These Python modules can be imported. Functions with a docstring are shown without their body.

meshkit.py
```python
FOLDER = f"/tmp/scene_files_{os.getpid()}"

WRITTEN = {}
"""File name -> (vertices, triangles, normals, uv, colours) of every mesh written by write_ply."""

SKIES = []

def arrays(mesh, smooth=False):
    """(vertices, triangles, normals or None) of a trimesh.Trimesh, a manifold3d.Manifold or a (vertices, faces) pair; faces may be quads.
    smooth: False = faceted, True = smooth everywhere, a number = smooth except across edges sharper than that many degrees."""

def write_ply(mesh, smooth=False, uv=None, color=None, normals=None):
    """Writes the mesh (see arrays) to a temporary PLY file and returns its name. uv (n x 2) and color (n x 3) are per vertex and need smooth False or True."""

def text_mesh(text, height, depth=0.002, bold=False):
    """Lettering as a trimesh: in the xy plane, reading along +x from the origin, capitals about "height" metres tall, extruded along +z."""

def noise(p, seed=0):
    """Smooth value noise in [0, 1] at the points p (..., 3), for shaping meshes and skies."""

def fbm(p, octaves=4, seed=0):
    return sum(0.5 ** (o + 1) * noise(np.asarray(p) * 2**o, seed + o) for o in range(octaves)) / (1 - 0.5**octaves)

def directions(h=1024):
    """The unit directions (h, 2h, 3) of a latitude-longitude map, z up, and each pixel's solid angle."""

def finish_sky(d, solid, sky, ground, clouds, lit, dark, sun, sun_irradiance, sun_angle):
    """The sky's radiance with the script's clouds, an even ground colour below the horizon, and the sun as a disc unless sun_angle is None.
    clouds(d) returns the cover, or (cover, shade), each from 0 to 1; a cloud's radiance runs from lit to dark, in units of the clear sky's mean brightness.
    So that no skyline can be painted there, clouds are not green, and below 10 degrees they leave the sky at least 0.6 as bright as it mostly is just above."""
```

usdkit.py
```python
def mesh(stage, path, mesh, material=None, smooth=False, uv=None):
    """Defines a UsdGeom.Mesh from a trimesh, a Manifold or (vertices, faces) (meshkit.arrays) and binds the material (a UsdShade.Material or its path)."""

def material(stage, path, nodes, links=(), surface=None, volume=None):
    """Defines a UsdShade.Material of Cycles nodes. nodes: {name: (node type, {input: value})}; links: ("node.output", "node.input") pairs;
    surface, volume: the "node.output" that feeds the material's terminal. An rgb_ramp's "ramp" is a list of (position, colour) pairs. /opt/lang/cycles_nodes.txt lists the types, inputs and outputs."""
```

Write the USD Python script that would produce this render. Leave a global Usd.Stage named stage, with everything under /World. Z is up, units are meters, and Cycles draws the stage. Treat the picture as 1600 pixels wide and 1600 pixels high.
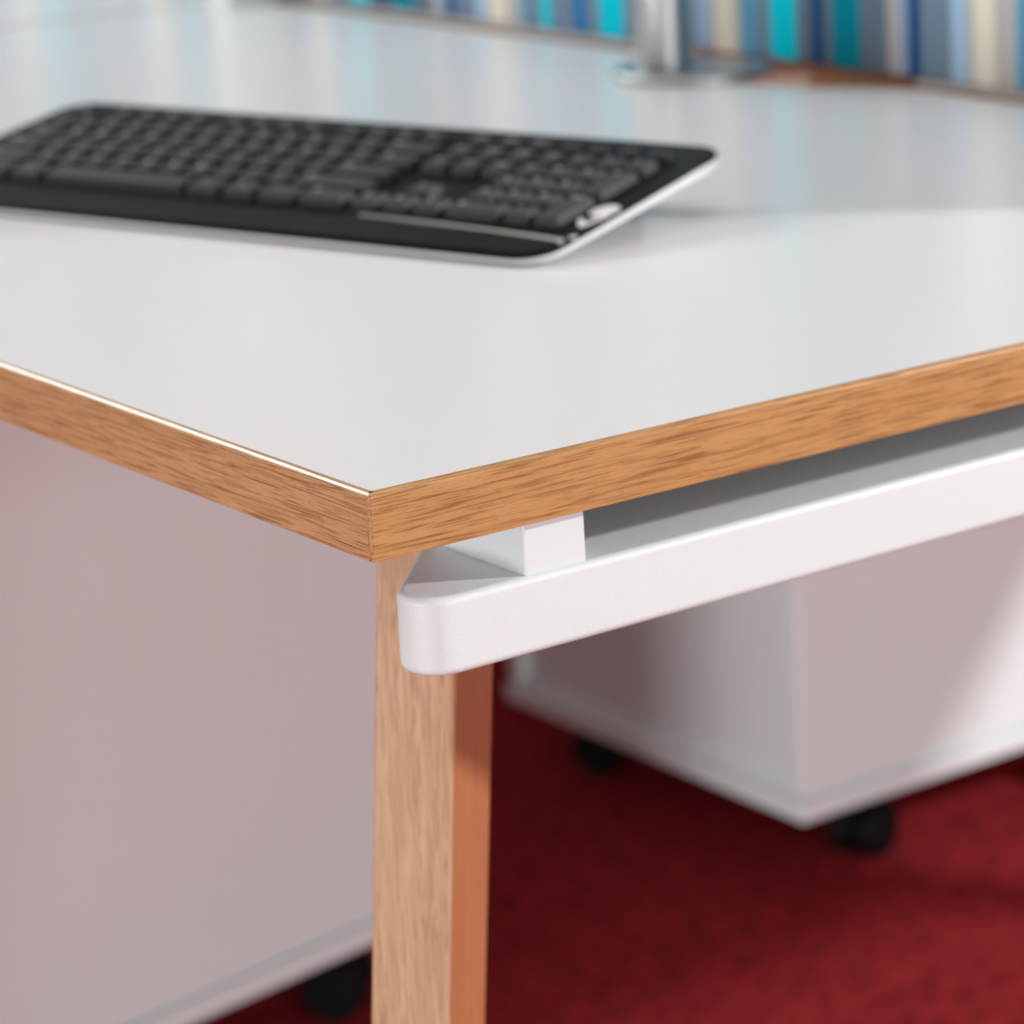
import math
import numpy as np
import trimesh
import manifold3d as m3
from shapely.geometry import Polygon, box as sbox, Point
from shapely import affinity
from shapely.geometry.polygon import orient
from pxr import Usd, UsdGeom, UsdLux, Gf, Sdf
import usdkit
import meshkit

rng = np.random.default_rng(7)
stage = Usd.Stage.CreateInMemory()
UsdGeom.SetStageUpAxis(stage, UsdGeom.Tokens.z)
UsdGeom.SetStageMetersPerUnit(stage, 1.0)
UsdGeom.Xform.Define(stage, "/World")

# ------------------------------------------------------------------ camera
# origin: the near top corner of the desk; +x runs along its end edge (depth), +y along its front edge; z up
EYE = np.array([-0.5452, -0.9090, 0.2892])
R_ = np.array([0.76076, -0.64835, -0.02825])
U_ = np.array([0.16982, 0.15690, 0.97290])
F_ = np.array([0.62634, 0.74496, -0.22947])
cam = UsdGeom.Camera.Define(stage, "/World/camera")
cam.CreateHorizontalApertureAttr(36.0)
cam.CreateVerticalApertureAttr(36.0)
cam.CreateFocalLengthAttr(4815.85 / 1600 * 36.0)
cam.CreateHorizontalApertureOffsetAttr((800 - 1314.485) / 1600 * 36.0)
cam.CreateVerticalApertureOffsetAttr((567.494 - 800) / 1600 * 36.0)
cam.CreateFStopAttr(9.0)
cam.CreateFocusDistanceAttr(1.10)
cam.CreateClippingRangeAttr(Gf.Vec2f(0.05, 100))
cam.CreateExposureAttr(-0.06)
M = Gf.Matrix4d(*[float(x) for x in (*R_, 0, *U_, 0, *(-F_), 0, *EYE, 1)])
cam.AddTransformOp().Set(M)


# ------------------------------------------------------------------ light
def aim(light, pos, to):
    z = np.array(pos, float) - np.array(to, float)
    z /= np.linalg.norm(z)
    x = np.cross([0, 0, 1], z)
    x /= np.linalg.norm(x)
    y = np.cross(z, x)
    light.AddTransformOp().Set(Gf.Matrix4d(*[float(v) for v in (*x, 0, *y, 0, *z, 0, *pos, 1)]))


dome = UsdLux.DomeLight.Define(stage, "/World/daylight")          # the pale sky outside the windows
dome.CreateIntensityAttr(0.35)
dome.CreateColorAttr(Gf.Vec3f(0.95, 0.98, 1.0))

key = UsdLux.DiskLight.Define(stage, "/World/studio_lamp")       # the lamp whose shadows lie on the desk and the carpet
key.CreateRadiusAttr(0.075)
key.CreateIntensityAttr(1360.0)
key.CreateColorAttr(Gf.Vec3f(1.0, 0.985, 0.97))
aim(key, (2.436, -1.478, 1.065), (0.4, 0.4, -0.3))

win = UsdLux.RectLight.Define(stage, "/World/window_light")      # daylight in the window of the left wall
win.CreateWidthAttr(2.8)
win.CreateHeightAttr(1.6)
win.CreateIntensityAttr(9.8)
win.CreateColorAttr(Gf.Vec3f(0.955, 1.0, 1.0))
aim(win, (-0.9, 4.05, 2.1), (-0.9, 0.0, 2.1))

top_fill = UsdLux.RectLight.Define(stage, "/World/overhead_fill_light")     # added overhead fill for the desk tops, no known lamp
top_fill.CreateWidthAttr(2.6)
top_fill.CreateHeightAttr(2.6)
top_fill.CreateIntensityAttr(0.7)
top_fill.CreateColorAttr(Gf.Vec3f(0.96, 1.0, 1.0))
aim(top_fill, (0.7, 0.9, 2.97), (0.7001, 0.9, 0.0))

fill = UsdLux.RectLight.Define(stage, "/World/left_fill_light")  # added fill from the camera's left, its window is made up
fill.CreateWidthAttr(2.4)
fill.CreateHeightAttr(1.0)
fill.CreateIntensityAttr(16.5)
fill.CreateColorAttr(Gf.Vec3f(0.97, 0.985, 1.0))
aim(fill, (-4.25, -0.6, -0.15), (0.0, -0.6, -0.15))

fill2 = UsdLux.RectLight.Define(stage, "/World/rear_fill_light")  # added fill from behind the camera, its window is made up
fill2.CreateWidthAttr(3.0)
fill2.CreateHeightAttr(1.35)
fill2.CreateIntensityAttr(7.4)
fill2.CreateColorAttr(Gf.Vec3f(0.98, 0.99, 1.0))
aim(fill2, (0.4, -4.65, 0.2), (0.4, 0.0, 0.2))

FLOOR = -0.73


# ------------------------------------------------------------------ helpers
def numbered(path):
    if not stage.GetPrimAtPath(path):
        return path
    k = 1
    while stage.GetPrimAtPath(f"{path}_{k:03d}"):
        k += 1
    return f"{path}_{k:03d}"


def keys(p, label=None, cat=None, group=None, kind=None):
    for k, v in (("label", label), ("category", cat), ("group", group), ("kind", kind)):
        if v:
            p.SetCustomDataByKey(k, v)
    return p


def thing(name, label, cat, loc=(0, 0, 0), rotz=0.0, group=None, matrix=None):
    x = UsdGeom.Xform.Define(stage, numbered("/World/" + name))
    if matrix is not None:
        x.AddTransformOp().Set(matrix)
    else:
        x.AddTranslateOp().Set(Gf.Vec3d(*loc))
        x.AddRotateZOp().Set(rotz)
    return keys(x.GetPrim(), label, cat, group)


def part(name, mesh, mat, parent=None, label=None, smooth=30):
    base = str(parent.GetPath()) if parent is not None else "/World"
    return keys(usdkit.mesh(stage, numbered(f"{base}/{name}"), mesh, MAT[mat], smooth=smooth).GetPrim(), label)


def hull(pts):
    return m3.Manifold.hull_points(np.asarray(pts, float))


def rbox(x0, y0, z0, x1, y1, z1, r=0.001, n=3):
    """box with rounded edges"""
    s = trimesh.creation.icosphere(subdivisions=1 if n < 3 else 2, radius=r).vertices
    c = [(x, y, z) for x in (x0 + r, x1 - r) for y in (y0 + r, y1 - r) for z in (z0 + r, z1 - r)]
    return hull(np.vstack([s + np.array(p) for p in c]))


def cbox(x0, y0, z0, x1, y1, z1, r=0.0008):
    """box with chamfered edges, few triangles"""
    p = []
    for x, sx in ((x0, 1), (x1, -1)):
        for y, sy in ((y0, 1), (y1, -1)):
            for z, sz in ((z0, 1), (z1, -1)):
                p += [(x + sx * r, y + sy * r, z), (x + sx * r, y, z + sz * r), (x, y + sy * r, z + sz * r)]
    return hull(p)


def rprism(poly, z0, z1, rt, rb=None, n=4):
    """convex outline extruded with rounded top and bottom edges"""
    rb = rt if rb is None else rb
    pts = []
    for r, zz, s in ((rt, z1, -1), (rb, z0, 1)):
        for k in range(n + 1):
            a = k / n * math.pi / 2
            q = poly.buffer(-r * (1 - math.cos(a)), quad_segs=4) if r * (1 - math.cos(a)) > 1e-7 else poly
            c = np.array(q.exterior.coords)[:-1]
            pts.append(np.c_[c, np.full(len(c), zz + s * r * (1 - math.sin(a)))])
    return hull(np.vstack(pts))


def extrude(poly, z0, z1):
    t = trimesh.creation.extrude_polygon(poly, z1 - z0, engine="earcut")
    t.apply_translation([0, 0, z0])
    return t


def cyl(r, z0, z1, seg=48, ch=0.0, loc=(0, 0)):
    if ch:
        prof = [(0, z0), (r - ch, z0), (r, z0 + ch), (r, z1 - ch), (r - ch, z1), (0, z1)]
    else:
        prof = [(0, z0), (r, z0), (r, z1), (0, z1)]
    t = trimesh.creation.revolve(np.array(prof, float), sections=seg)
    t.apply_translation([loc[0], loc[1], 0])
    return t


def tube_between(a, b, r, seg=24):
    return trimesh.creation.cylinder(radius=r, segment=[a, b], sections=seg)


# ------------------------------------------------------------------ materials
MAT = {}


def mat(name, nodes, links, surface="p.BSDF"):
    MAT[name] = usdkit.material(stage, "/World/Looks/" + name, nodes, links, surface=surface)


def plain(name, color, rough=0.5, metallic=0.0, **more):
    mat(name, {"p": ("principled_bsdf", {"base_color": color, "roughness": rough, "metallic": metallic, **more})}, [])


def speckled(name, color, rough, scale, depth, spec=0.5, vary=0.0):
    """paint or laminate with a fine orange-peel relief"""
    c2 = tuple(c * (1 - vary) for c in color)
    mat(name, {
        "t": ("texture_coordinate", {}),
        "n": ("noise_texture", {"scale": scale, "detail": 2.0}),
        "r": ("rgb_ramp", {"ramp": [(0.3, c2), (0.7, color)]}),
        "b": ("bump", {"strength": 1.0, "distance": depth}),
        "p": ("principled_bsdf", {"roughness": rough, "specular_ior_level": spec})},
        [("t.object", "n.vector"), ("n.fac", "r.fac"), ("r.color", "p.base_color"), ("n.fac", "b.height"), ("b.normal", "p.normal")])


def wood(name, axis, light, mid, dark, rough=0.42, tone=(5.0, 90.0), lines=(7.5, 420.0), gaps=(38.0, 900.0), pores=(160.0, 1500.0), c_line=0.72, c_pore=0.25, width=0.05, spec=0.5):
    """oak grain running along one axis of the object: broad tone, thin wavy dark lines broken into dashes, and fine pores; scales are (along, across) per metre"""
    al = {"x": 0, "y": 1, "z": 2}[axis]

    def sc(p):
        v = [p[1]] * 3
        v[al] = p[0]
        return tuple(v)
    mat(name, {
        "t": ("texture_coordinate", {}),
        "m1": ("mapping", {"scale": sc(tone)}), "n1": ("noise_texture", {"scale": 1.0, "detail": 3.0}),
        "m2": ("mapping", {"scale": sc(lines)}), "n2": ("noise_texture", {"scale": 1.0, "detail": 1.5, "roughness": 0.4}),
        "m3": ("mapping", {"scale": sc(gaps), "location": (3.1, 1.7, 5.3)}), "n3": ("noise_texture", {"scale": 1.0, "detail": 1.0}),
        "m4": ("mapping", {"scale": sc(pores)}), "n4": ("noise_texture", {"scale": 1.0, "detail": 1.0}),
        "r1": ("rgb_ramp", {"ramp": [(0.32, mid), (0.68, light)]}),
        "r2": ("rgb_ramp", {"ramp": [(0.36 - width, (0, 0, 0)), (0.37, (1, 1, 1)), (0.38 + width, (0, 0, 0)), (0.49 - width, (0, 0, 0)), (0.50, (1, 1, 1)), (0.51 + width, (0, 0, 0)), (0.62 - width, (0, 0, 0)), (0.63, (1, 1, 1)), (0.64 + width, (0, 0, 0))]}),
        "r3": ("rgb_ramp", {"ramp": [(0.42, (0, 0, 0)), (0.58, (1, 1, 1))]}),
        "r4": ("rgb_ramp", {"ramp": [(0.54, (0, 0, 0)), (0.70, (1, 1, 1))]}),
        "k": ("math", {"math_type": "multiply"}),
        "c2": ("math", {"math_type": "multiply", "value2": c_line}),
        "c4": ("math", {"math_type": "multiply", "value2": c_pore}),
        "x2": ("mix_color", {"b": dark}), "x4": ("mix_color", {"b": dark}),
        "b": ("bump", {"strength": 0.2, "distance": 0.0001, "invert": True}),
        "p": ("principled_bsdf", {"roughness": rough, "specular_ior_level": spec})},
        [(f"t.object", f"m{i}.vector") for i in (1, 2, 3, 4)] + [(f"m{i}.vector", f"n{i}.vector") for i in (1, 2, 3, 4)] + [(f"n{i}.fac", f"r{i}.fac") for i in (1, 2, 3, 4)] + [
         ("r2.color", "k.value1"), ("r3.color", "k.value2"), ("k.value", "c2.value1"), ("r4.color", "c4.value1"),
         ("c2.value", "x2.fac"), ("c4.value", "x4.fac"), ("r1.color", "x2.a"), ("x2.result", "x4.a"), ("x4.result", "p.base_color"),
         ("k.value", "b.height"), ("b.normal", "p.normal")])


def srgb(*c):
    return tuple(((v / 255 + 0.055) / 1.055) ** 2.4 if v > 10 else v / 255 / 12.92 for v in c)


speckled("white_laminate", (0.785, 0.79, 0.782), 0.27, 1500.0, 0.000025, spec=0.42, vary=0.03)
speckled("white_powder_coat", (0.705, 0.775, 0.78), 0.42, 900.0, 0.00012)
plain("white_steel", (0.71, 0.785, 0.795), 0.4)
speckled("white_lacquer", (0.805, 0.865, 0.865), 0.35, 300.0, 0.00002)
wood("oak_edge_x", "x", (0.55, 0.310, 0.126), (0.485, 0.262, 0.099), (0.17, 0.064, 0.022), rough=0.22, spec=0.6)
wood("oak_edge_y_sheen", "y", (0.535, 0.325, 0.158), (0.475, 0.280, 0.128), (0.17, 0.064, 0.022), rough=0.22, spec=0.6)  # paler than the end bands: the front edge's sheen is mixed into the colour
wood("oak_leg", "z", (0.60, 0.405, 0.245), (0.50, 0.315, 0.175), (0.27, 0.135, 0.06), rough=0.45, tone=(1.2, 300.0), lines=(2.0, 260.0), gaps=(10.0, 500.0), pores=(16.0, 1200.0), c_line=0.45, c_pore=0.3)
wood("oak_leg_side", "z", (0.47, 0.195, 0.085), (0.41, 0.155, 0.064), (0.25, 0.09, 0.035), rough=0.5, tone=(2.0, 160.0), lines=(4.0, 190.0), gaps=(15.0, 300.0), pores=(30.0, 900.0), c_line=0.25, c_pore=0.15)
plain("black_gloss", (0.006, 0.006, 0.007), 0.28, specular_ior_level=0.045)
plain("key_black", (0.032, 0.033, 0.037), 0.42, specular_ior_level=0.35)
plain("legend_white", (0.72, 0.73, 0.74), 0.5)
plain("patch_white", (0.78, 0.78, 0.77), 0.45)
plain("silver_plastic", (0.74, 0.745, 0.755), 0.4)
plain("glint_grey", (0.42, 0.41, 0.385), 0.35)  # grey of the painted reflection along the keyboard crease
plain("rubber_black", (0.004, 0.004, 0.004), 0.6, specular_ior_level=0.12)
plain("brushed_aluminium", (0.46, 0.475, 0.48), 0.42, 1.0)
plain("rail_aluminium", (0.50, 0.475, 0.45), 0.5, 0.2)
plain("wall_paint", (0.55, 0.545, 0.53), 0.8)
plain("baseboard_paint", (0.75, 0.75, 0.74), 0.5)

mat("carpet_red", {
    "t": ("texture_coordinate", {}),
    "n": ("noise_texture", {"scale": 55.0, "detail": 4.0, "roughness": 0.65}),
    "n2": ("noise_texture", {"scale": 700.0, "detail": 2.0}),
    "r": ("rgb_ramp", {"ramp": [(0.3, (0.17, 0.017, 0.022)), (0.5, (0.29, 0.027, 0.033)), (0.7, (0.43, 0.036, 0.042))]}),
    "b": ("bump", {"strength": 0.8, "distance": 0.002}),
    "p": ("principled_bsdf", {"roughness": 0.95, "specular_ior_level": 0.0})},
    [("t.object", "n.vector"), ("t.object", "n2.vector"), ("n.fac", "r.fac"), ("r.color", "p.base_color"), ("n2.fac", "b.height"), ("b.normal", "p.normal")])

# woven stripes of the desk screens: (world y where a stripe starts, colour), from the right of the photo to the left
SLATE, DSLATE, LBLUE, CREAM, GREY = (112, 132, 152), (98, 116, 132), (160, 190, 212), (222, 218, 200), (182, 178, 176)
CYAN, TEAL, NAVY, BLUE, TBLUE, PALE = (0, 195, 215), (0, 135, 155), (0, 66, 118), (35, 112, 172), (90, 155, 185), (170, 175, 182)
STRIPES = [(0.490, SLATE), (0.4998, TBLUE), (0.5045, SLATE), (0.5098, GREY), (0.5163, CREAM), (0.5354, GREY), (0.5415, LBLUE), (0.5567, SLATE),
           (0.5858, NAVY), (0.5971, (130, 152, 180)), (0.6046, PALE), (0.611, (172, 166, 164)), (0.6187, DSLATE), (0.6465, TEAL), (0.6749, DSLATE),
           (0.6856, NAVY), (0.6957, DSLATE), (0.7141, CYAN), (0.7404, SLATE), (0.7572, TBLUE), (0.7728, GREY), (0.7793, CREAM), (0.8017, GREY),
           (0.8075, (145, 170, 195)), (0.8237, SLATE), (0.8480, (172, 166, 164)), (0.8560, NAVY), (0.8680, SLATE), (0.9112, CYAN), (0.9413, SLATE), (0.959, BLUE),
           (0.9728, SLATE), (1.0041, CYAN), (1.0175, SLATE), (1.0361, TBLUE), (1.0437, GREY), (1.0652, CREAM)]
# the pattern repeats after the last cream stripe
STRIPES += [(1.0652 + 0.0000, CREAM)]
P0, P1 = 0.5163, 1.0652                       # cream to cream: two repeats of the weave
PER = P1 - P0
inside = [s for s in STRIPES if P0 <= s[0] < P1 - 1e-6]
ramp = [((y - P0) / PER, tuple(1.0 * v for v in srgb(*c))) for y, c in inside]
mat("striped_fabric", {
    "t": ("geometry", {}), "s": ("separate_xyz", {}),
    "a": ("math", {"math_type": "subtract", "value2": P0}),
    "d": ("math", {"math_type": "divide", "value2": PER}),
    "f": ("math", {"math_type": "fraction"}),
    "g": ("math", {"math_type": "add", "value2": 10.0}),
    "r": ("rgb_ramp", {"ramp": ramp, "interpolate": False}),
    "n": ("noise_texture", {"scale": 1200.0, "detail": 1.0}),
    "b": ("bump", {"strength": 0.4, "distance": 0.0004}),
    "p": ("principled_bsdf", {"roughness": 0.9, "specular_ior_level": 0.05})},
    [("t.position", "s.vector"), ("s.y", "a.value1"), ("a.value", "d.value1"), ("d.value", "g.value1"), ("g.value", "f.value1"), ("f.value", "r.fac"),
     ("t.position", "n.vector"), ("r.color", "p.base_color"), ("n.fac", "b.height"), ("b.normal", "p.normal")])



# ------------------------------------------------------------------ the room
RX0, RX1, RY0, RY1, RZ = -4.2, 4.5, -4.6, 4.0, 3.0


def setting(name, mesh, m, label):
    return keys(part(name, mesh, m, smooth=False), label, kind="structure")


def wall(name, label, axis, at, out, lo, hi, hole=None):
    """wall in the plane axis = at, running lo..hi along the other axis; hole = (h0, h1, z0, z1)"""
    spans = [(lo, hi, FLOOR, RZ)] if hole is None else [(lo, hole[0], FLOOR, RZ), (hole[1], hi, FLOOR, RZ), (hole[0], hole[1], FLOOR, hole[2]), (hole[0], hole[1], hole[3], RZ)]
    def bx(h0, h1, z0, z1, d0, d1):
        p, q = sorted((at + out * d0, at + out * d1))
        return trimesh.creation.box(bounds=[[p, h0, z0], [q, h1, z1]] if axis == "x" else [[h0, p, z0], [h1, q, z1]])
    setting(name, trimesh.util.concatenate([bx(*t, 0, 0.1) for t in spans]), "wall_paint", label)
    side = name.split("_")[1]
    setting("baseboard_" + side, bx(lo, hi, FLOOR, FLOOR + 0.06, -0.014, 0.0), "baseboard_paint", "white baseboard of the " + label)
    if hole:
        h0, h1, z0, z1 = hole
        k = {"left": 1, "front": 2, "right": 3}[side]
        w = keys(UsdGeom.Xform.Define(stage, f"/World/window_{k}").GetPrim(), "unseen window in the " + label, kind="structure")
        f = 0.035
        part("window_frame", trimesh.util.concatenate([bx(*t, 0.0, 0.045) for t in ((h0, h0 + f, z0, z1), (h1 - f, h1, z0, z1), (h0 + f, h1 - f, z0, z0 + f), (h0 + f, h1 - f, z1 - f, z1))]), "baseboard_paint", w, smooth=False)


setting("floor", trimesh.creation.box(bounds=[[RX0, RY0, FLOOR - 0.05], [RX1, RY1, FLOOR]]), "carpet_red", "dark red carpet floor")
setting("ceiling", trimesh.creation.box(bounds=[[RX0, RY0, RZ], [RX1, RY1, RZ + 0.05]]), "wall_paint", "plain pale ceiling")
wall("wall_back", "wall behind the desks", "x", RX1, 1, RY0, RY1)
wall("wall_left", "wall at the left end of the desks", "y", RY1, 1, RX0, RX1, (-2.3, 0.5, 1.3, 2.9))
wall("wall_front", "wall on the camera's left", "x", RX0, -1, RY0, RY1, (-1.8, 0.6, -0.65, 0.35))  # opening added to hold the left fill
wall("wall_right", "wall behind the camera", "y", RY0, -1, RX0, RX1, (-1.1, 1.9, -0.48, 0.88))  # opening added to hold the fill behind the camera

# ------------------------------------------------------------------ the desks
T = 0.0254
DEPTH, WIDTH = 0.783, 1.4425
SCY, SCW, SCD = 0.722, 0.140, 0.048           # cable scallop in the back edge


def scallop(y, x, s, depth=SCD):
    """back edge points from y=0 to y=WIDTH with a shallow smooth notch; s=-1 cuts towards smaller x"""
    pts = []
    for k in np.linspace(-1, 1, 41):
        a = abs(k)
        w = 1.0 if a < 0.28 else 0.5 + 0.5 * math.cos(math.pi * (a - 0.28) / 0.72)
        pts.append((x + s * depth * w, y + k * SCW))
    return pts


def band_loft(path, prof, closed=False):
    """sweep a profile [(offset outward, z)] along an open 2-d path (outward = right of travel) with mitred joints"""
    p = np.array(path, float)
    d = np.diff(p, axis=0)
    d /= np.linalg.norm(d, axis=1)[:, None]
    nrm = np.c_[d[:, 1], -d[:, 0]]
    vn = np.vstack([nrm[:1], nrm[:-1] + nrm[1:], nrm[-1:]])
    vn /= np.linalg.norm(vn, axis=1)[:, None]
    full = np.vstack([nrm[:1], nrm[:-1], nrm[-1:]])
    vn /= np.sum(vn * full, axis=1)[:, None]
    rows = [np.c_[p + vn * o, np.full(len(p), z)] for o, z in prof]
    V = np.vstack(rows)
    n, m = len(p), len(prof)
    F = []
    for j in range(m):
        k = (j + 1) % m
        for i in range(n - 1):
            a, b, c, e = j * n + i, j * n + i + 1, k * n + i + 1, k * n + i
            F += [(a, b, c), (a, c, e)]
    ends = [j * n for j in range(m)]
    for j in range(1, m - 1):
        F += [(ends[0], ends[j], ends[j + 1]), (ends[0] + n - 1, ends[j + 1] + n - 1, ends[j] + n - 1)]
    t = trimesh.Trimesh(V, F, process=True)
    t.fix_normals()
    return t


def band_profile(t=0.003, r=0.0021, rb=0.0006):
    out = [(-t, -T), (-rb, -T), (-rb * 0.3, -T + rb * 0.3), (0, -T + rb)]
    for k in range(6):
        a = k / 5 * math.pi / 2
        out.append((-r * (1 - math.cos(a)), -r + r * math.sin(a)))
    out.append((-t, 0.0))
    return out


def corner_arc(cx, cy, r, a0, a1, n=5):
    return [(cx + r * math.cos(a), cy + r * math.sin(a)) for a in np.linspace(math.radians(a0), math.radians(a1), n)]


def make_top(parent, x0, x1, y0, y1, back):
    """white top with an oak edge band on each side; back = 'hi' or 'lo' says which x side carries the scallop"""
    t = 0.003
    sc = scallop((y0 + y1) / 2, x1 if back == "hi" else x0, -1 if back == "hi" else 1)
    inner = [(x0 + t, y0 + t), (x1 - t, y0 + t)]
    off = -t if back == "hi" else t
    if back == "hi":
        inner += [(x + off, y) for x, y in sc] + [(x1 - t, y1 - t), (x0 + t, y1 - t)]
    else:
        inner += [(x1 - t, y1 - t), (x0 + t, y1 - t)] + [(x + off, y) for x, y in sc[::-1]]
    part("tabletop", extrude(Polygon(inner), -T, -0.00005), "white_laminate", parent, "white laminate board", smooth=False)
    pr = band_profile()
    c = 0.0012
    near_front, near_back = (x0, x1) if back == "hi" else (x1, x0)
    # end bands (along x)
    end0 = [(x0, y0 + 0.0022)] + corner_arc(x0 + c, y0 + c, c, 180, 270) + corner_arc(x1 - c, y0 + c, c, 270, 360) + [(x1, y0 + 0.0022)]
    part("edge_band", band_loft(end0, pr), "oak_edge_x", parent, "oak edge band on the end of the desk")
    end1 = [(x1, y1 - 0.0022)] + corner_arc(x1 - c, y1 - c, c, 0, 90) + corner_arc(x0 + c, y1 - c, c, 90, 180) + [(x0, y1 - 0.0022)]
    part("edge_band", band_loft(end1, pr), "oak_edge_x", parent)
    fr, bk = [(x0, y1 - 0.0023), (x0, y0 + 0.0023)], [(x1, y0 + 0.0023)] + sc + [(x1, y1 - 0.0023)]
    if back == "lo":
        fr, bk = [(x1, y0 + 0.0023), (x1, y1 - 0.0023)], [(x0, y1 - 0.0023)] + sc[::-1] + [(x0, y0 + 0.0023)]
    part("edge_band", band_loft(fr, pr), "oak_edge_y_sheen", parent, "oak edge band on the long front edge")
    part("edge_band", band_loft(bk, pr), "oak_edge_y_sheen", parent, "oak edge band with the cable scallop")


X_OPP0, X_OPP1 = 0.813, 1.596
BEAM_T, BEAM_B = -0.0462, -0.0765


def beam_poly():
    a, b = 0.0040, X_OPP1 - 0.0040
    w, k = 0.150, 1.12                        # the mitred ends run in at about 48 degrees
    p = Polygon([(a, 0.003), (b, 0.003), (b - w / k, 0.003 + w), (a + w / k, 0.003 + w)])
    return p.buffer(-0.0145).buffer(0.0145, quad_segs=10)


def leg_mesh():
    """tapered rectangular oak leg in the near front corner: turned to lie along the beam's mitred end, splayed outwards"""
    s = np.array([0.734, 0.679])
    q = np.array([-0.679, 0.734])

    def sec(z, ws, wq):
        m = np.array([0.0953 + 0.085 * (z + 0.1167), 0.1015])
        c = [m, m + s * ws, m + s * ws + q * wq, m + q * wq]
        r = 0.0018
        ring = np.array(Polygon(c).buffer(-r).buffer(r, quad_segs=3).exterior.coords)[:-1]
        return np.c_[ring, np.full(len(ring), z)]
    leg = hull(np.vstack([sec(-T - 0.0003, 0.0718, 0.0332), sec(FLOOR + 0.006, 0.0545, 0.0340)]))
    return leg - m3.Manifold.extrude(m3.CrossSection([np.array(orient(beam_poly().buffer(0.0002)).exterior.coords)[:-1]]), 0.031).translate([0, 0, BEAM_B - 0.0003])


def side_face_mesh():
    """a thin, redder oak slab on the leg's flank"""
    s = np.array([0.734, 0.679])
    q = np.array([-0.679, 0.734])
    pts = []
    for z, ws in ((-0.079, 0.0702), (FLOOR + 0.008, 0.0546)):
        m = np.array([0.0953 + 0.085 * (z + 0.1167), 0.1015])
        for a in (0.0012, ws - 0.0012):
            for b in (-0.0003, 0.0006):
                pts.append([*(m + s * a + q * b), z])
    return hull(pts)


def mirror_x(man, xc):
    t = man.to_mesh()
    v = t.vert_properties[:, :3].copy()
    v[:, 0] = 2 * xc - v[:, 0]
    return trimesh.Trimesh(v, t.tri_verts[:, ::-1])


def mirror_y(tm, yc):
    if hasattr(tm, "to_mesh"):
        t = tm.to_mesh()
        tm = trimesh.Trimesh(t.vert_properties[:, :3], t.tri_verts)
    v = np.array(tm.vertices)
    v[:, 1] = 2 * yc - v[:, 1]
    return trimesh.Trimesh(v, np.array(tm.faces)[:, ::-1])


def foot_mesh(mx, my):
    return cyl(0.011, FLOOR, FLOOR + 0.0062, 24, 0.001, (mx, my))


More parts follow.
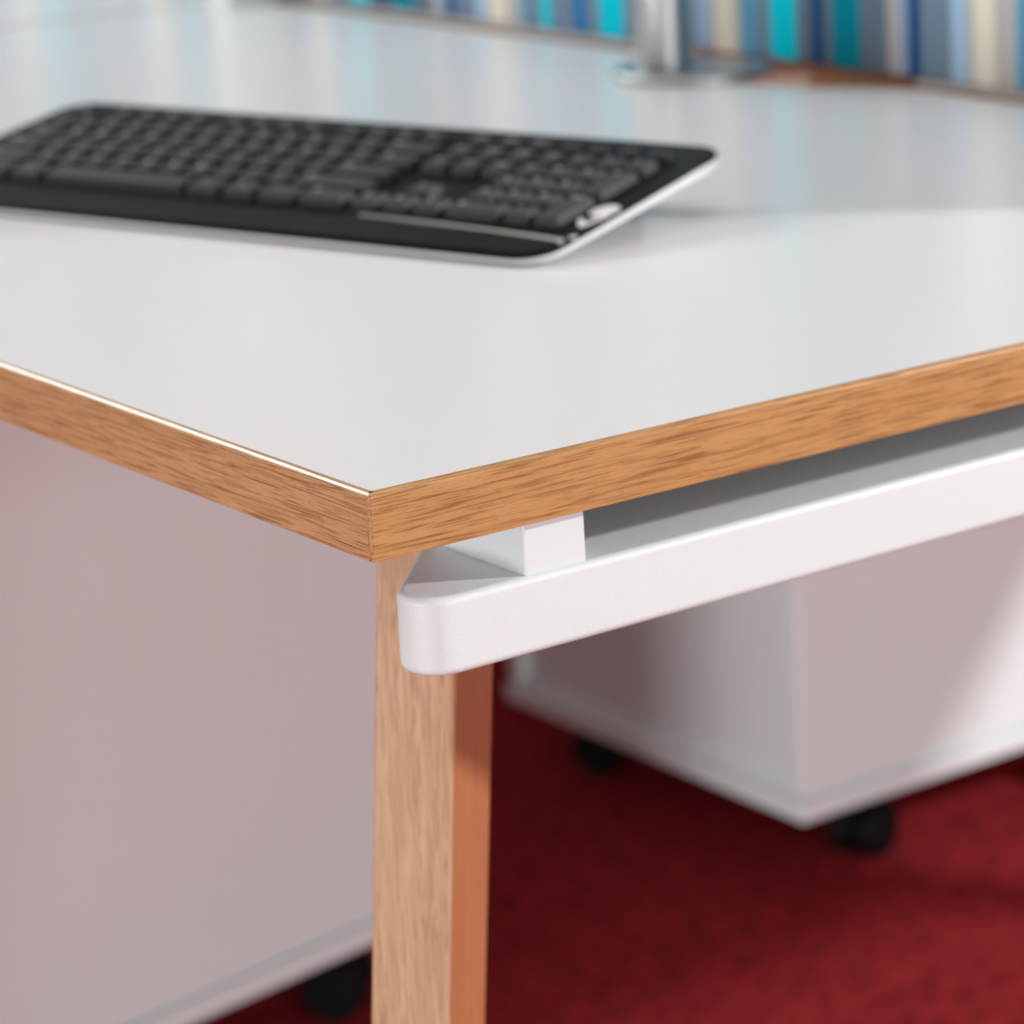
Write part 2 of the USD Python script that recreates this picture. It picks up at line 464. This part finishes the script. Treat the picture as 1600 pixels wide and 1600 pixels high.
def make_bench(name, label, y0, near_detail=True):
    d = thing(name, label, "desk", (0, y0, 0))
    make_top(d, 0.0, DEPTH, 0.0, WIDTH, "hi")
    make_top(d, X_OPP0, X_OPP1, 0.0, WIDTH, "lo")
    xc = X_OPP1 / 2
    bp = beam_poly()
    leg = leg_mesh()
    bm = rprism(bp, BEAM_B, BEAM_T, 0.0032, 0.0032, 5)
    for ym in (None, WIDTH / 2):
        f = (lambda g: g) if ym is None else (lambda g: mirror_y(g, ym))
        part("frame_beam", f(bm), "white_powder_coat", d, "white steel beam with a rounded, mitred end" if ym is None else None, smooth=40)
        for b in (cbox(0.0675, 0.0050, BEAM_T - 0.0006, 0.0953, 0.068, -T + 0.0001, 0.0006),
                  cbox(X_OPP1 - 0.0953, 0.0050, BEAM_T - 0.0006, X_OPP1 - 0.0675, 0.068, -T + 0.0001, 0.0006)):
            part("spacer_block", f(b), "white_steel", d, smooth=False)
        for side in (0, 1):
            g = leg if side == 0 else mirror_x(leg, xc)
            lg = part("leg", f(g), "oak_leg", d, "pale oak leg" if ym is None and not side else None, smooth=35)
            v = side_face_mesh()
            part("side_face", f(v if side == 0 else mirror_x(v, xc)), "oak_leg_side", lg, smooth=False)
            fm = foot_mesh(0.052, 0.132)
            if side:
                v = np.array(fm.vertices)
                v[:, 0] = 2 * xc - v[:, 0]
                fm = trimesh.Trimesh(v, fm.faces[:, ::-1])
            part("foot", f(fm), "rubber_black", d)
    return d


make_bench("desk", "white topped bench desk with oak edging and oak legs, nearest the camera", 0.0)
make_bench("desk", "next white desk of the row, beyond the thin seam at upper left", WIDTH + 0.003)

# ------------------------------------------------------------------ striped screens between the facing desks
SX0, SX1, SH = 0.788, 0.808, 0.35


def make_screen(label, y0, y1):
    s = thing("desk_screen", label, "screen", (SX0, y0, 0))
    L = y1 - y0
    part("fabric_panel", rbox(0, 0.0, 0.0055, SX1 - SX0, L, SH, 0.003, 2), "striped_fabric", s)
    for ya, yb in (((0.0, SCY - SCW + 0.012 - y0), (SCY + SCW - 0.012 - y0, L)) if y0 < 0.5 else ((0.0, L),)):
        part("bottom_rail", cbox(0.0008, ya, 0.0002, SX1 - SX0 - 0.0008, yb, 0.0056, 0.0006), "rail_aluminium", s, "pale metal rail under the fabric")
    for yy in (0.10, L - 0.07):
        part("clamp", cbox(0.002, yy, -0.030, SX1 - SX0 - 0.002, yy + 0.04, 0.0004, 0.001), "rail_aluminium", s)
    return s


make_screen("blue, cyan and cream striped fabric screen behind the keyboard and the metal post", -0.008, 1.405)
make_screen("far striped fabric screen on the next desk, past the white post", 1.449, 2.88)

u = thing("screen_post", "white upright post standing at the seam where the two striped screens meet", "post", (0.742, 1.4085, 0))
part("upright", rbox(0.0, 0.0, 0.0, 0.06, 0.036, SH + 0.01, 0.003, 2), "white_steel", u)
part("base_foot", rbox(-0.006, -0.004, 0.0, 0.042, 0.040, 0.004, 0.0015, 2), "white_steel", u)

# ------------------------------------------------------------------ monitor post
DC, DR = np.array([0.7300, 0.7570]), 0.055
PC = np.array([0.7150, 0.7690])
p = thing("monitor_post", "polished aluminium monitor post on a round base plate at the back of the desk", "monitor stand", (DC[0], DC[1], 0))
o = PC - DC
part("base_plate", cyl(DR, 0.0, 0.006, 72, 0.0012), "brushed_aluminium", p)
part("post", cyl(0.0182, 0.006, 0.40, 48, 0.001, o), "brushed_aluminium", p, smooth=40)
rd = np.array([0.765, -0.643])
kb = o + rd * 0.0165
ke = kb + rd * 0.020
part("clamp_collar", cyl(0.0215, 0.062, 0.084, 48, 0.0015, o), "brushed_aluminium", p)
part("clamp_knob", tube_between((kb[0], kb[1], 0.070), (ke[0], ke[1], 0.070), 0.0135), "silver_plastic", p)
part("post_cap", cyl(0.0186, 0.40, 0.405, 48, 0.0015, o), "rubber_black", p)


# ------------------------------------------------------------------ pedestals on castors
def castor(parent, x, y, rot):
    """twin-wheel castor under (x, y) of the pedestal"""
    z0 = FLOOR
    ca, sa = math.cos(rot), math.sin(rot)
    r = 0.0245
    hub = np.array([x + 0.012 * ca, y + 0.012 * sa])
    ax = np.array([-sa, ca])
    fork = m3.Manifold.hull_points(np.vstack([
        trimesh.creation.icosphere(2, 0.012).vertices + [hub[0], hub[1], z0 + r + 0.012],
        trimesh.creation.icosphere(2, 0.016).vertices * [1, 1, 0.4] + [x, y, z0 + 0.058]]))
    c = part("castor", fork, "rubber_black", parent, "black castor")
    part("stem", cyl(0.008, z0 + 0.055, z0 + 0.072, 20, 0, (x, y)), "rubber_black", c)
    for s in (-1, 1):
        m = hub + ax * s * 0.0135
        a, b = m - ax * 0.0105, m + ax * 0.0105
        w = trimesh.creation.revolve(np.array([(0, -0.0105), (r - 0.003, -0.0105), (r, -0.0075), (r, 0.0075), (r - 0.003, 0.0105), (0, 0.0105)]), sections=40)
        Rm = trimesh.geometry.align_vectors([0, 0, 1], [ax[0], ax[1], 0])
        w.apply_transform(Rm)
        w.apply_translation([m[0], m[1], z0 + r])
        part("wheel", w, "rubber_black", c)


def make_pedestal(label, loc, rotz, depth=0.43, width=0.425):
    """x: depth, 0 = back, drawers at x = depth; y: 0 .. width"""
    zb, zt = -0.66, -0.145
    d = thing("pedestal", label, "drawer unit", loc, rotz)
    part("side_panel", rbox(0, 0, zb + 0.022, depth - 0.02, 0.018, zt, 0.0015, 2), "white_lacquer", d)
    part("side_panel", rbox(0, width - 0.018, zb + 0.022, depth - 0.02, width, zt, 0.0015, 2), "white_lacquer", d)
    part("back_panel", rbox(0.011, 0.0185, zb + 0.022, 0.024, width - 0.0185, zt - 0.018, 0.0015, 2), "white_lacquer", d)
    part("base_panel", rbox(-0.003, -0.003, zb, depth - 0.02, width + 0.003, zb + 0.0170, 0.002, 2), "white_lacquer", d)
    part("base_rail", cbox(0.007, 0.007, zb + 0.0165, depth - 0.02, width - 0.007, zb + 0.0225, 0.0002), "white_lacquer", d)
    part("top_panel", rbox(-0.001, -0.001, zt + 0.0002, depth, width + 0.001, zt + 0.0182, 0.002, 2), "white_lacquer", d)
    zs = [zb, zb + 0.215, zb + 0.365, zt]
    for a, b in zip(zs[:-1], zs[1:]):
        f = part("drawer_front", rbox(depth - 0.0195, 0.0, a + 0.0015, depth, width, b - 0.0015, 0.0015, 2), "white_lacquer", d)
        part("handle", rbox(depth - 0.001, width / 2 - 0.064, b - 0.05, depth + 0.022, width / 2 + 0.064, b - 0.038, 0.003, 2), "brushed_aluminium", f)
    for k, (cx, cy) in enumerate(((0.095, 0.045), (0.075, width - 0.06), (depth - 0.08, 0.055), (depth - 0.08, width - 0.055))):
        castor(d, cx, cy, (0.4, 2.2, -0.7, 1.2)[k])
    return d


make_pedestal("white pedestal on castors at right, brightly lit at its lower edge", (0.956, 0.9413, 0), 0)
# the left one faces the other way: its back right corner lies behind the leg
a10 = 9.9
dirv = np.array([math.cos(math.radians(a10)), math.sin(math.radians(a10))])
nrm = np.array([-dirv[1], dirv[0]])
corner = np.array([0.640, 0.996]) + nrm * 0.425
make_pedestal("large white pedestal on castors in the shade at left, behind the oak leg", (corner[0], corner[1], 0), a10 + 180)

# ------------------------------------------------------------------ keyboard
KO = np.array([0.16900, 0.71460, 0.01550])
eu = np.array([0.31358, -0.94956, 0.0])
ev = np.array([0.93630, 0.30920, 0.16674])
ev /= np.linalg.norm(ev)
kn = np.cross(eu, ev)
KM = Gf.Matrix4d(*[float(x) for x in (*eu, 0, *ev, 0, *kn, 0, *KO, 1)])
kbd = thing("keyboard", "black full-size keyboard with a silver white underside, raised on its feet", "keyboard", matrix=KM)
U0, U1, V0, V1 = -0.0215, 0.4435, -0.0405, 0.1300
ND = -0.0040


def rrect(x0, y0, x1, y1, r, q=8):
    return sbox(x0 + r, y0 + r, x1 - r, y1 - r).buffer(r, quad_segs=q)


deck = rrect(U0, V0, U1, V1, 0.020, 10)
# lower shell: a shallow wedge, thicker at the back, its flanks curving in
sh = []
for ins, f in ((0.0, 0.0), (-0.0006, 0.25), (0.001, 0.6), (0.004, 0.88), (0.009, 1.0)):
    c = np.array(deck.buffer(-ins, quad_segs=8).exterior.coords)[:-1]
    th = 0.0042 + 0.0048 * np.clip((c[:, 1] - V0) / (V1 - V0), 0, 1)
    sh.append(np.c_[c, ND - 0.0012 - f * th])
part("shell", hull(np.vstack(sh)), "silver_plastic", kbd, "silver white lower shell", smooth=50)
part("deck", rprism(deck.buffer(-0.0004), ND - 0.0013, ND, 0.0008, 0.0002, 3), "black_gloss", kbd, "glossy black top plate", smooth=40)
# palm rest: a low swelling in front of the keys
pal = rrect(U0 + 0.004, V0 + 0.003, U1 - 0.004, -0.0135, 0.0125, 8)
part("palm_rest", rprism(pal, ND - 0.0005, ND + 0.0016, 0.0016, 0.0001, 4), "black_gloss", kbd, smooth=60)
# pale strip imitating the reflection on the crease between keys and palm rest
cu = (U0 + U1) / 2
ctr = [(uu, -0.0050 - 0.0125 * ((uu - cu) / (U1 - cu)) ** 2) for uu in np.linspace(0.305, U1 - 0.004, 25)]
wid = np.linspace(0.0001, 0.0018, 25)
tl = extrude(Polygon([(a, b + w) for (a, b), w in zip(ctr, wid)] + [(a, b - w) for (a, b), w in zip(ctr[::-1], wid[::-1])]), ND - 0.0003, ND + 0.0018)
part("crease_glint", tl, "glint_grey", kbd, "thin pale strip imitating a reflection in front of the keys", smooth=60)
# flip-out feet
for uc in (0.033, 0.388):
    zdesk = lambda v, h: KO[2] + ev[2] * v + kn[2] * h
    v_f = 0.094
    hb = -0.0115
    hf = (0.0003 - KO[2] - ev[2] * v_f) / kn[2]
    g = hull([(uc + a, v, h) for a in (-0.015, 0.015) for v, h in ((v_f + 0.004, hb), (v_f + 0.012, hb), (v_f - 0.002, hf), (v_f + 0.0035, hf + 0.0006))])
    part("foot", g, "rubber_black", kbd, smooth=False)


def keycap(u0, u1, v0, v1, h=0.0044, parent=None, legend=None):
    g = 0.0017
    u0, u1, v0, v1 = u0 + g, u1 - g, v0 + g, v1 - g
    t = 0.0012
    pts = []
    for (a, hh) in ((0.0, ND - 0.0002), (t * 0.75, ND + h - 0.0009), (t, ND + h - 0.0002), (t + 0.0008, ND + h)):
        rr = 0.0012
        for x, sx in ((u0, 1), (u1, -1)):
            for y, sy in ((v0, 1), (v1, -1)):
                pts += [(x + sx * (a + rr), y + sy * a * (1.25 if sy > 0 else 0.8), hh), (x + sx * a, y + sy * (a * (1.25 if sy > 0 else 0.8) + rr), hh)]
    k = part("key", hull(pts), "key_black", parent, smooth=35)
    if legend:
        s = 0.0034 if len(legend) == 1 else 0.0021
        try:
            m = meshkit.text_mesh(legend, s, 0.00008)
        except Exception:
            m = None
        if m is not None:
            m.apply_translation([u0 + t + 0.0022, v1 - t - 0.0012 - s, ND + h - 0.00002])
            part("legend", m, "legend_white", k, smooth=False)


Uk = 0.01905


def row(r, start, items, v0=None, v1=None):
    x = start
    for w, t in items:
        if t is not None:
            keycap(x, x + w * Uk, r * Uk if v0 is None else v0, (r + 1) * Uk if v1 is None else v1, parent=kbd, legend=t or None)
        x += w * Uk
    return x


NAV, NUM = 0.2902, 0.3504
for a, b, t in ((0.0, 0.0236, "Ctrl"), (0.0236, 0.0471, ""), (0.0471, 0.0727, "Alt"), (0.0727, 0.1774, ""), (0.1774, 0.2025, "Alt"), (0.2025, 0.2266, "Fn"), (0.2266, 0.2544, ""), (0.2544, 0.2867, "Ctrl")):
    keycap(a, b, 0, Uk, parent=kbd, legend=t or None)
row(1, 0, [(2.25, "Shift")] + [(1, c) for c in "ZXCVBNM,./"] + [(2.8, "Shift")])
row(2, 0, [(1.75, "Caps")] + [(1, c) for c in "ASDFGHJKL;'"] + [(2.3, "Enter")])
row(3, 0, [(1.5, "Tab")] + [(1, c) for c in "QWERTYUIOP[]"] + [(1.55, "#")])
row(4, 0, [(1, "`")] + [(1, c) for c in "1234567890-="] + [(2.05, "Back")])
fk = [(1, "Esc"), (0.6, None)] + [(1, f"F{k}") for k in range(1, 5)] + [(0.47, None)] + [(1, f"F{k}") for k in range(5, 9)] + [(0.47, None)] + [(1, f"F{k}") for k in range(9, 13)]
row(5, 0, fk, 0.0985, 0.1120)
nw = (NUM - 0.0004 - NAV) / 3 / Uk
row(0, NAV, [(nw, "<"), (nw, "v"), (nw, ">")])
row(1, NAV, [(nw, None), (nw, "^")])
row(3, NAV, [(nw, "Del"), (nw, "End"), (nw, "PgDn")])
row(4, NAV, [(nw, "Ins"), (nw, "Home"), (nw, "PgUp")])
row(5, NAV, [(nw, "PrSc"), (nw, "ScLk"), (nw, "Brk")], 0.0985, 0.1120)
nn = (0.4247 - NUM) / 4 / Uk
row(0, NUM, [(2 * nn, "0"), (nn, ".")])
row(1, NUM, [(nn, "1"), (nn, "2"), (nn, "3")])
row(2, NUM, [(nn, "4"), (nn, "5"), (nn, "6")])
row(3, NUM, [(nn, "7"), (nn, "8"), (nn, "9")])
row(4, NUM, [(nn, "Num"), (nn, "/"), (nn, "*"), (nn, "-")])
row(5, NUM, [(nn, "")] * 4, 0.0995, 0.1100)
keycap(0.4247 - nn * Uk, 0.4247, 0, 2 * Uk, parent=kbd, legend="Enter")
keycap(0.4247 - nn * Uk, 0.4247, 2 * Uk, 4 * Uk, parent=kbd, legend="+")


# flat white patch and marks at the right edge of the deck
def stroke(pts, w):
    from shapely.geometry import LineString
    return LineString(pts).buffer(w, quad_segs=6)


t_ = 0.00012
em = part("white_patch", extrude(affinity.rotate(affinity.scale(Point(0.4330, 0.0285).buffer(0.004, quad_segs=8), 1.75, 2.1), -12), ND + 0.00002, ND + t_), "patch_white", kbd, "flat white patch by the right edge", smooth=False)
part("mark", extrude(stroke([(0.4285, 0.0145), (0.4342, 0.0070), (0.4385, 0.0225)], 0.0017), ND + 0.00002, ND + t_), "patch_white", em, smooth=False)
part("mark", extrude(Point(0.4400, -0.0085).buffer(0.0022, quad_segs=8), ND + 0.00002, ND + t_), "patch_white", em, smooth=False)
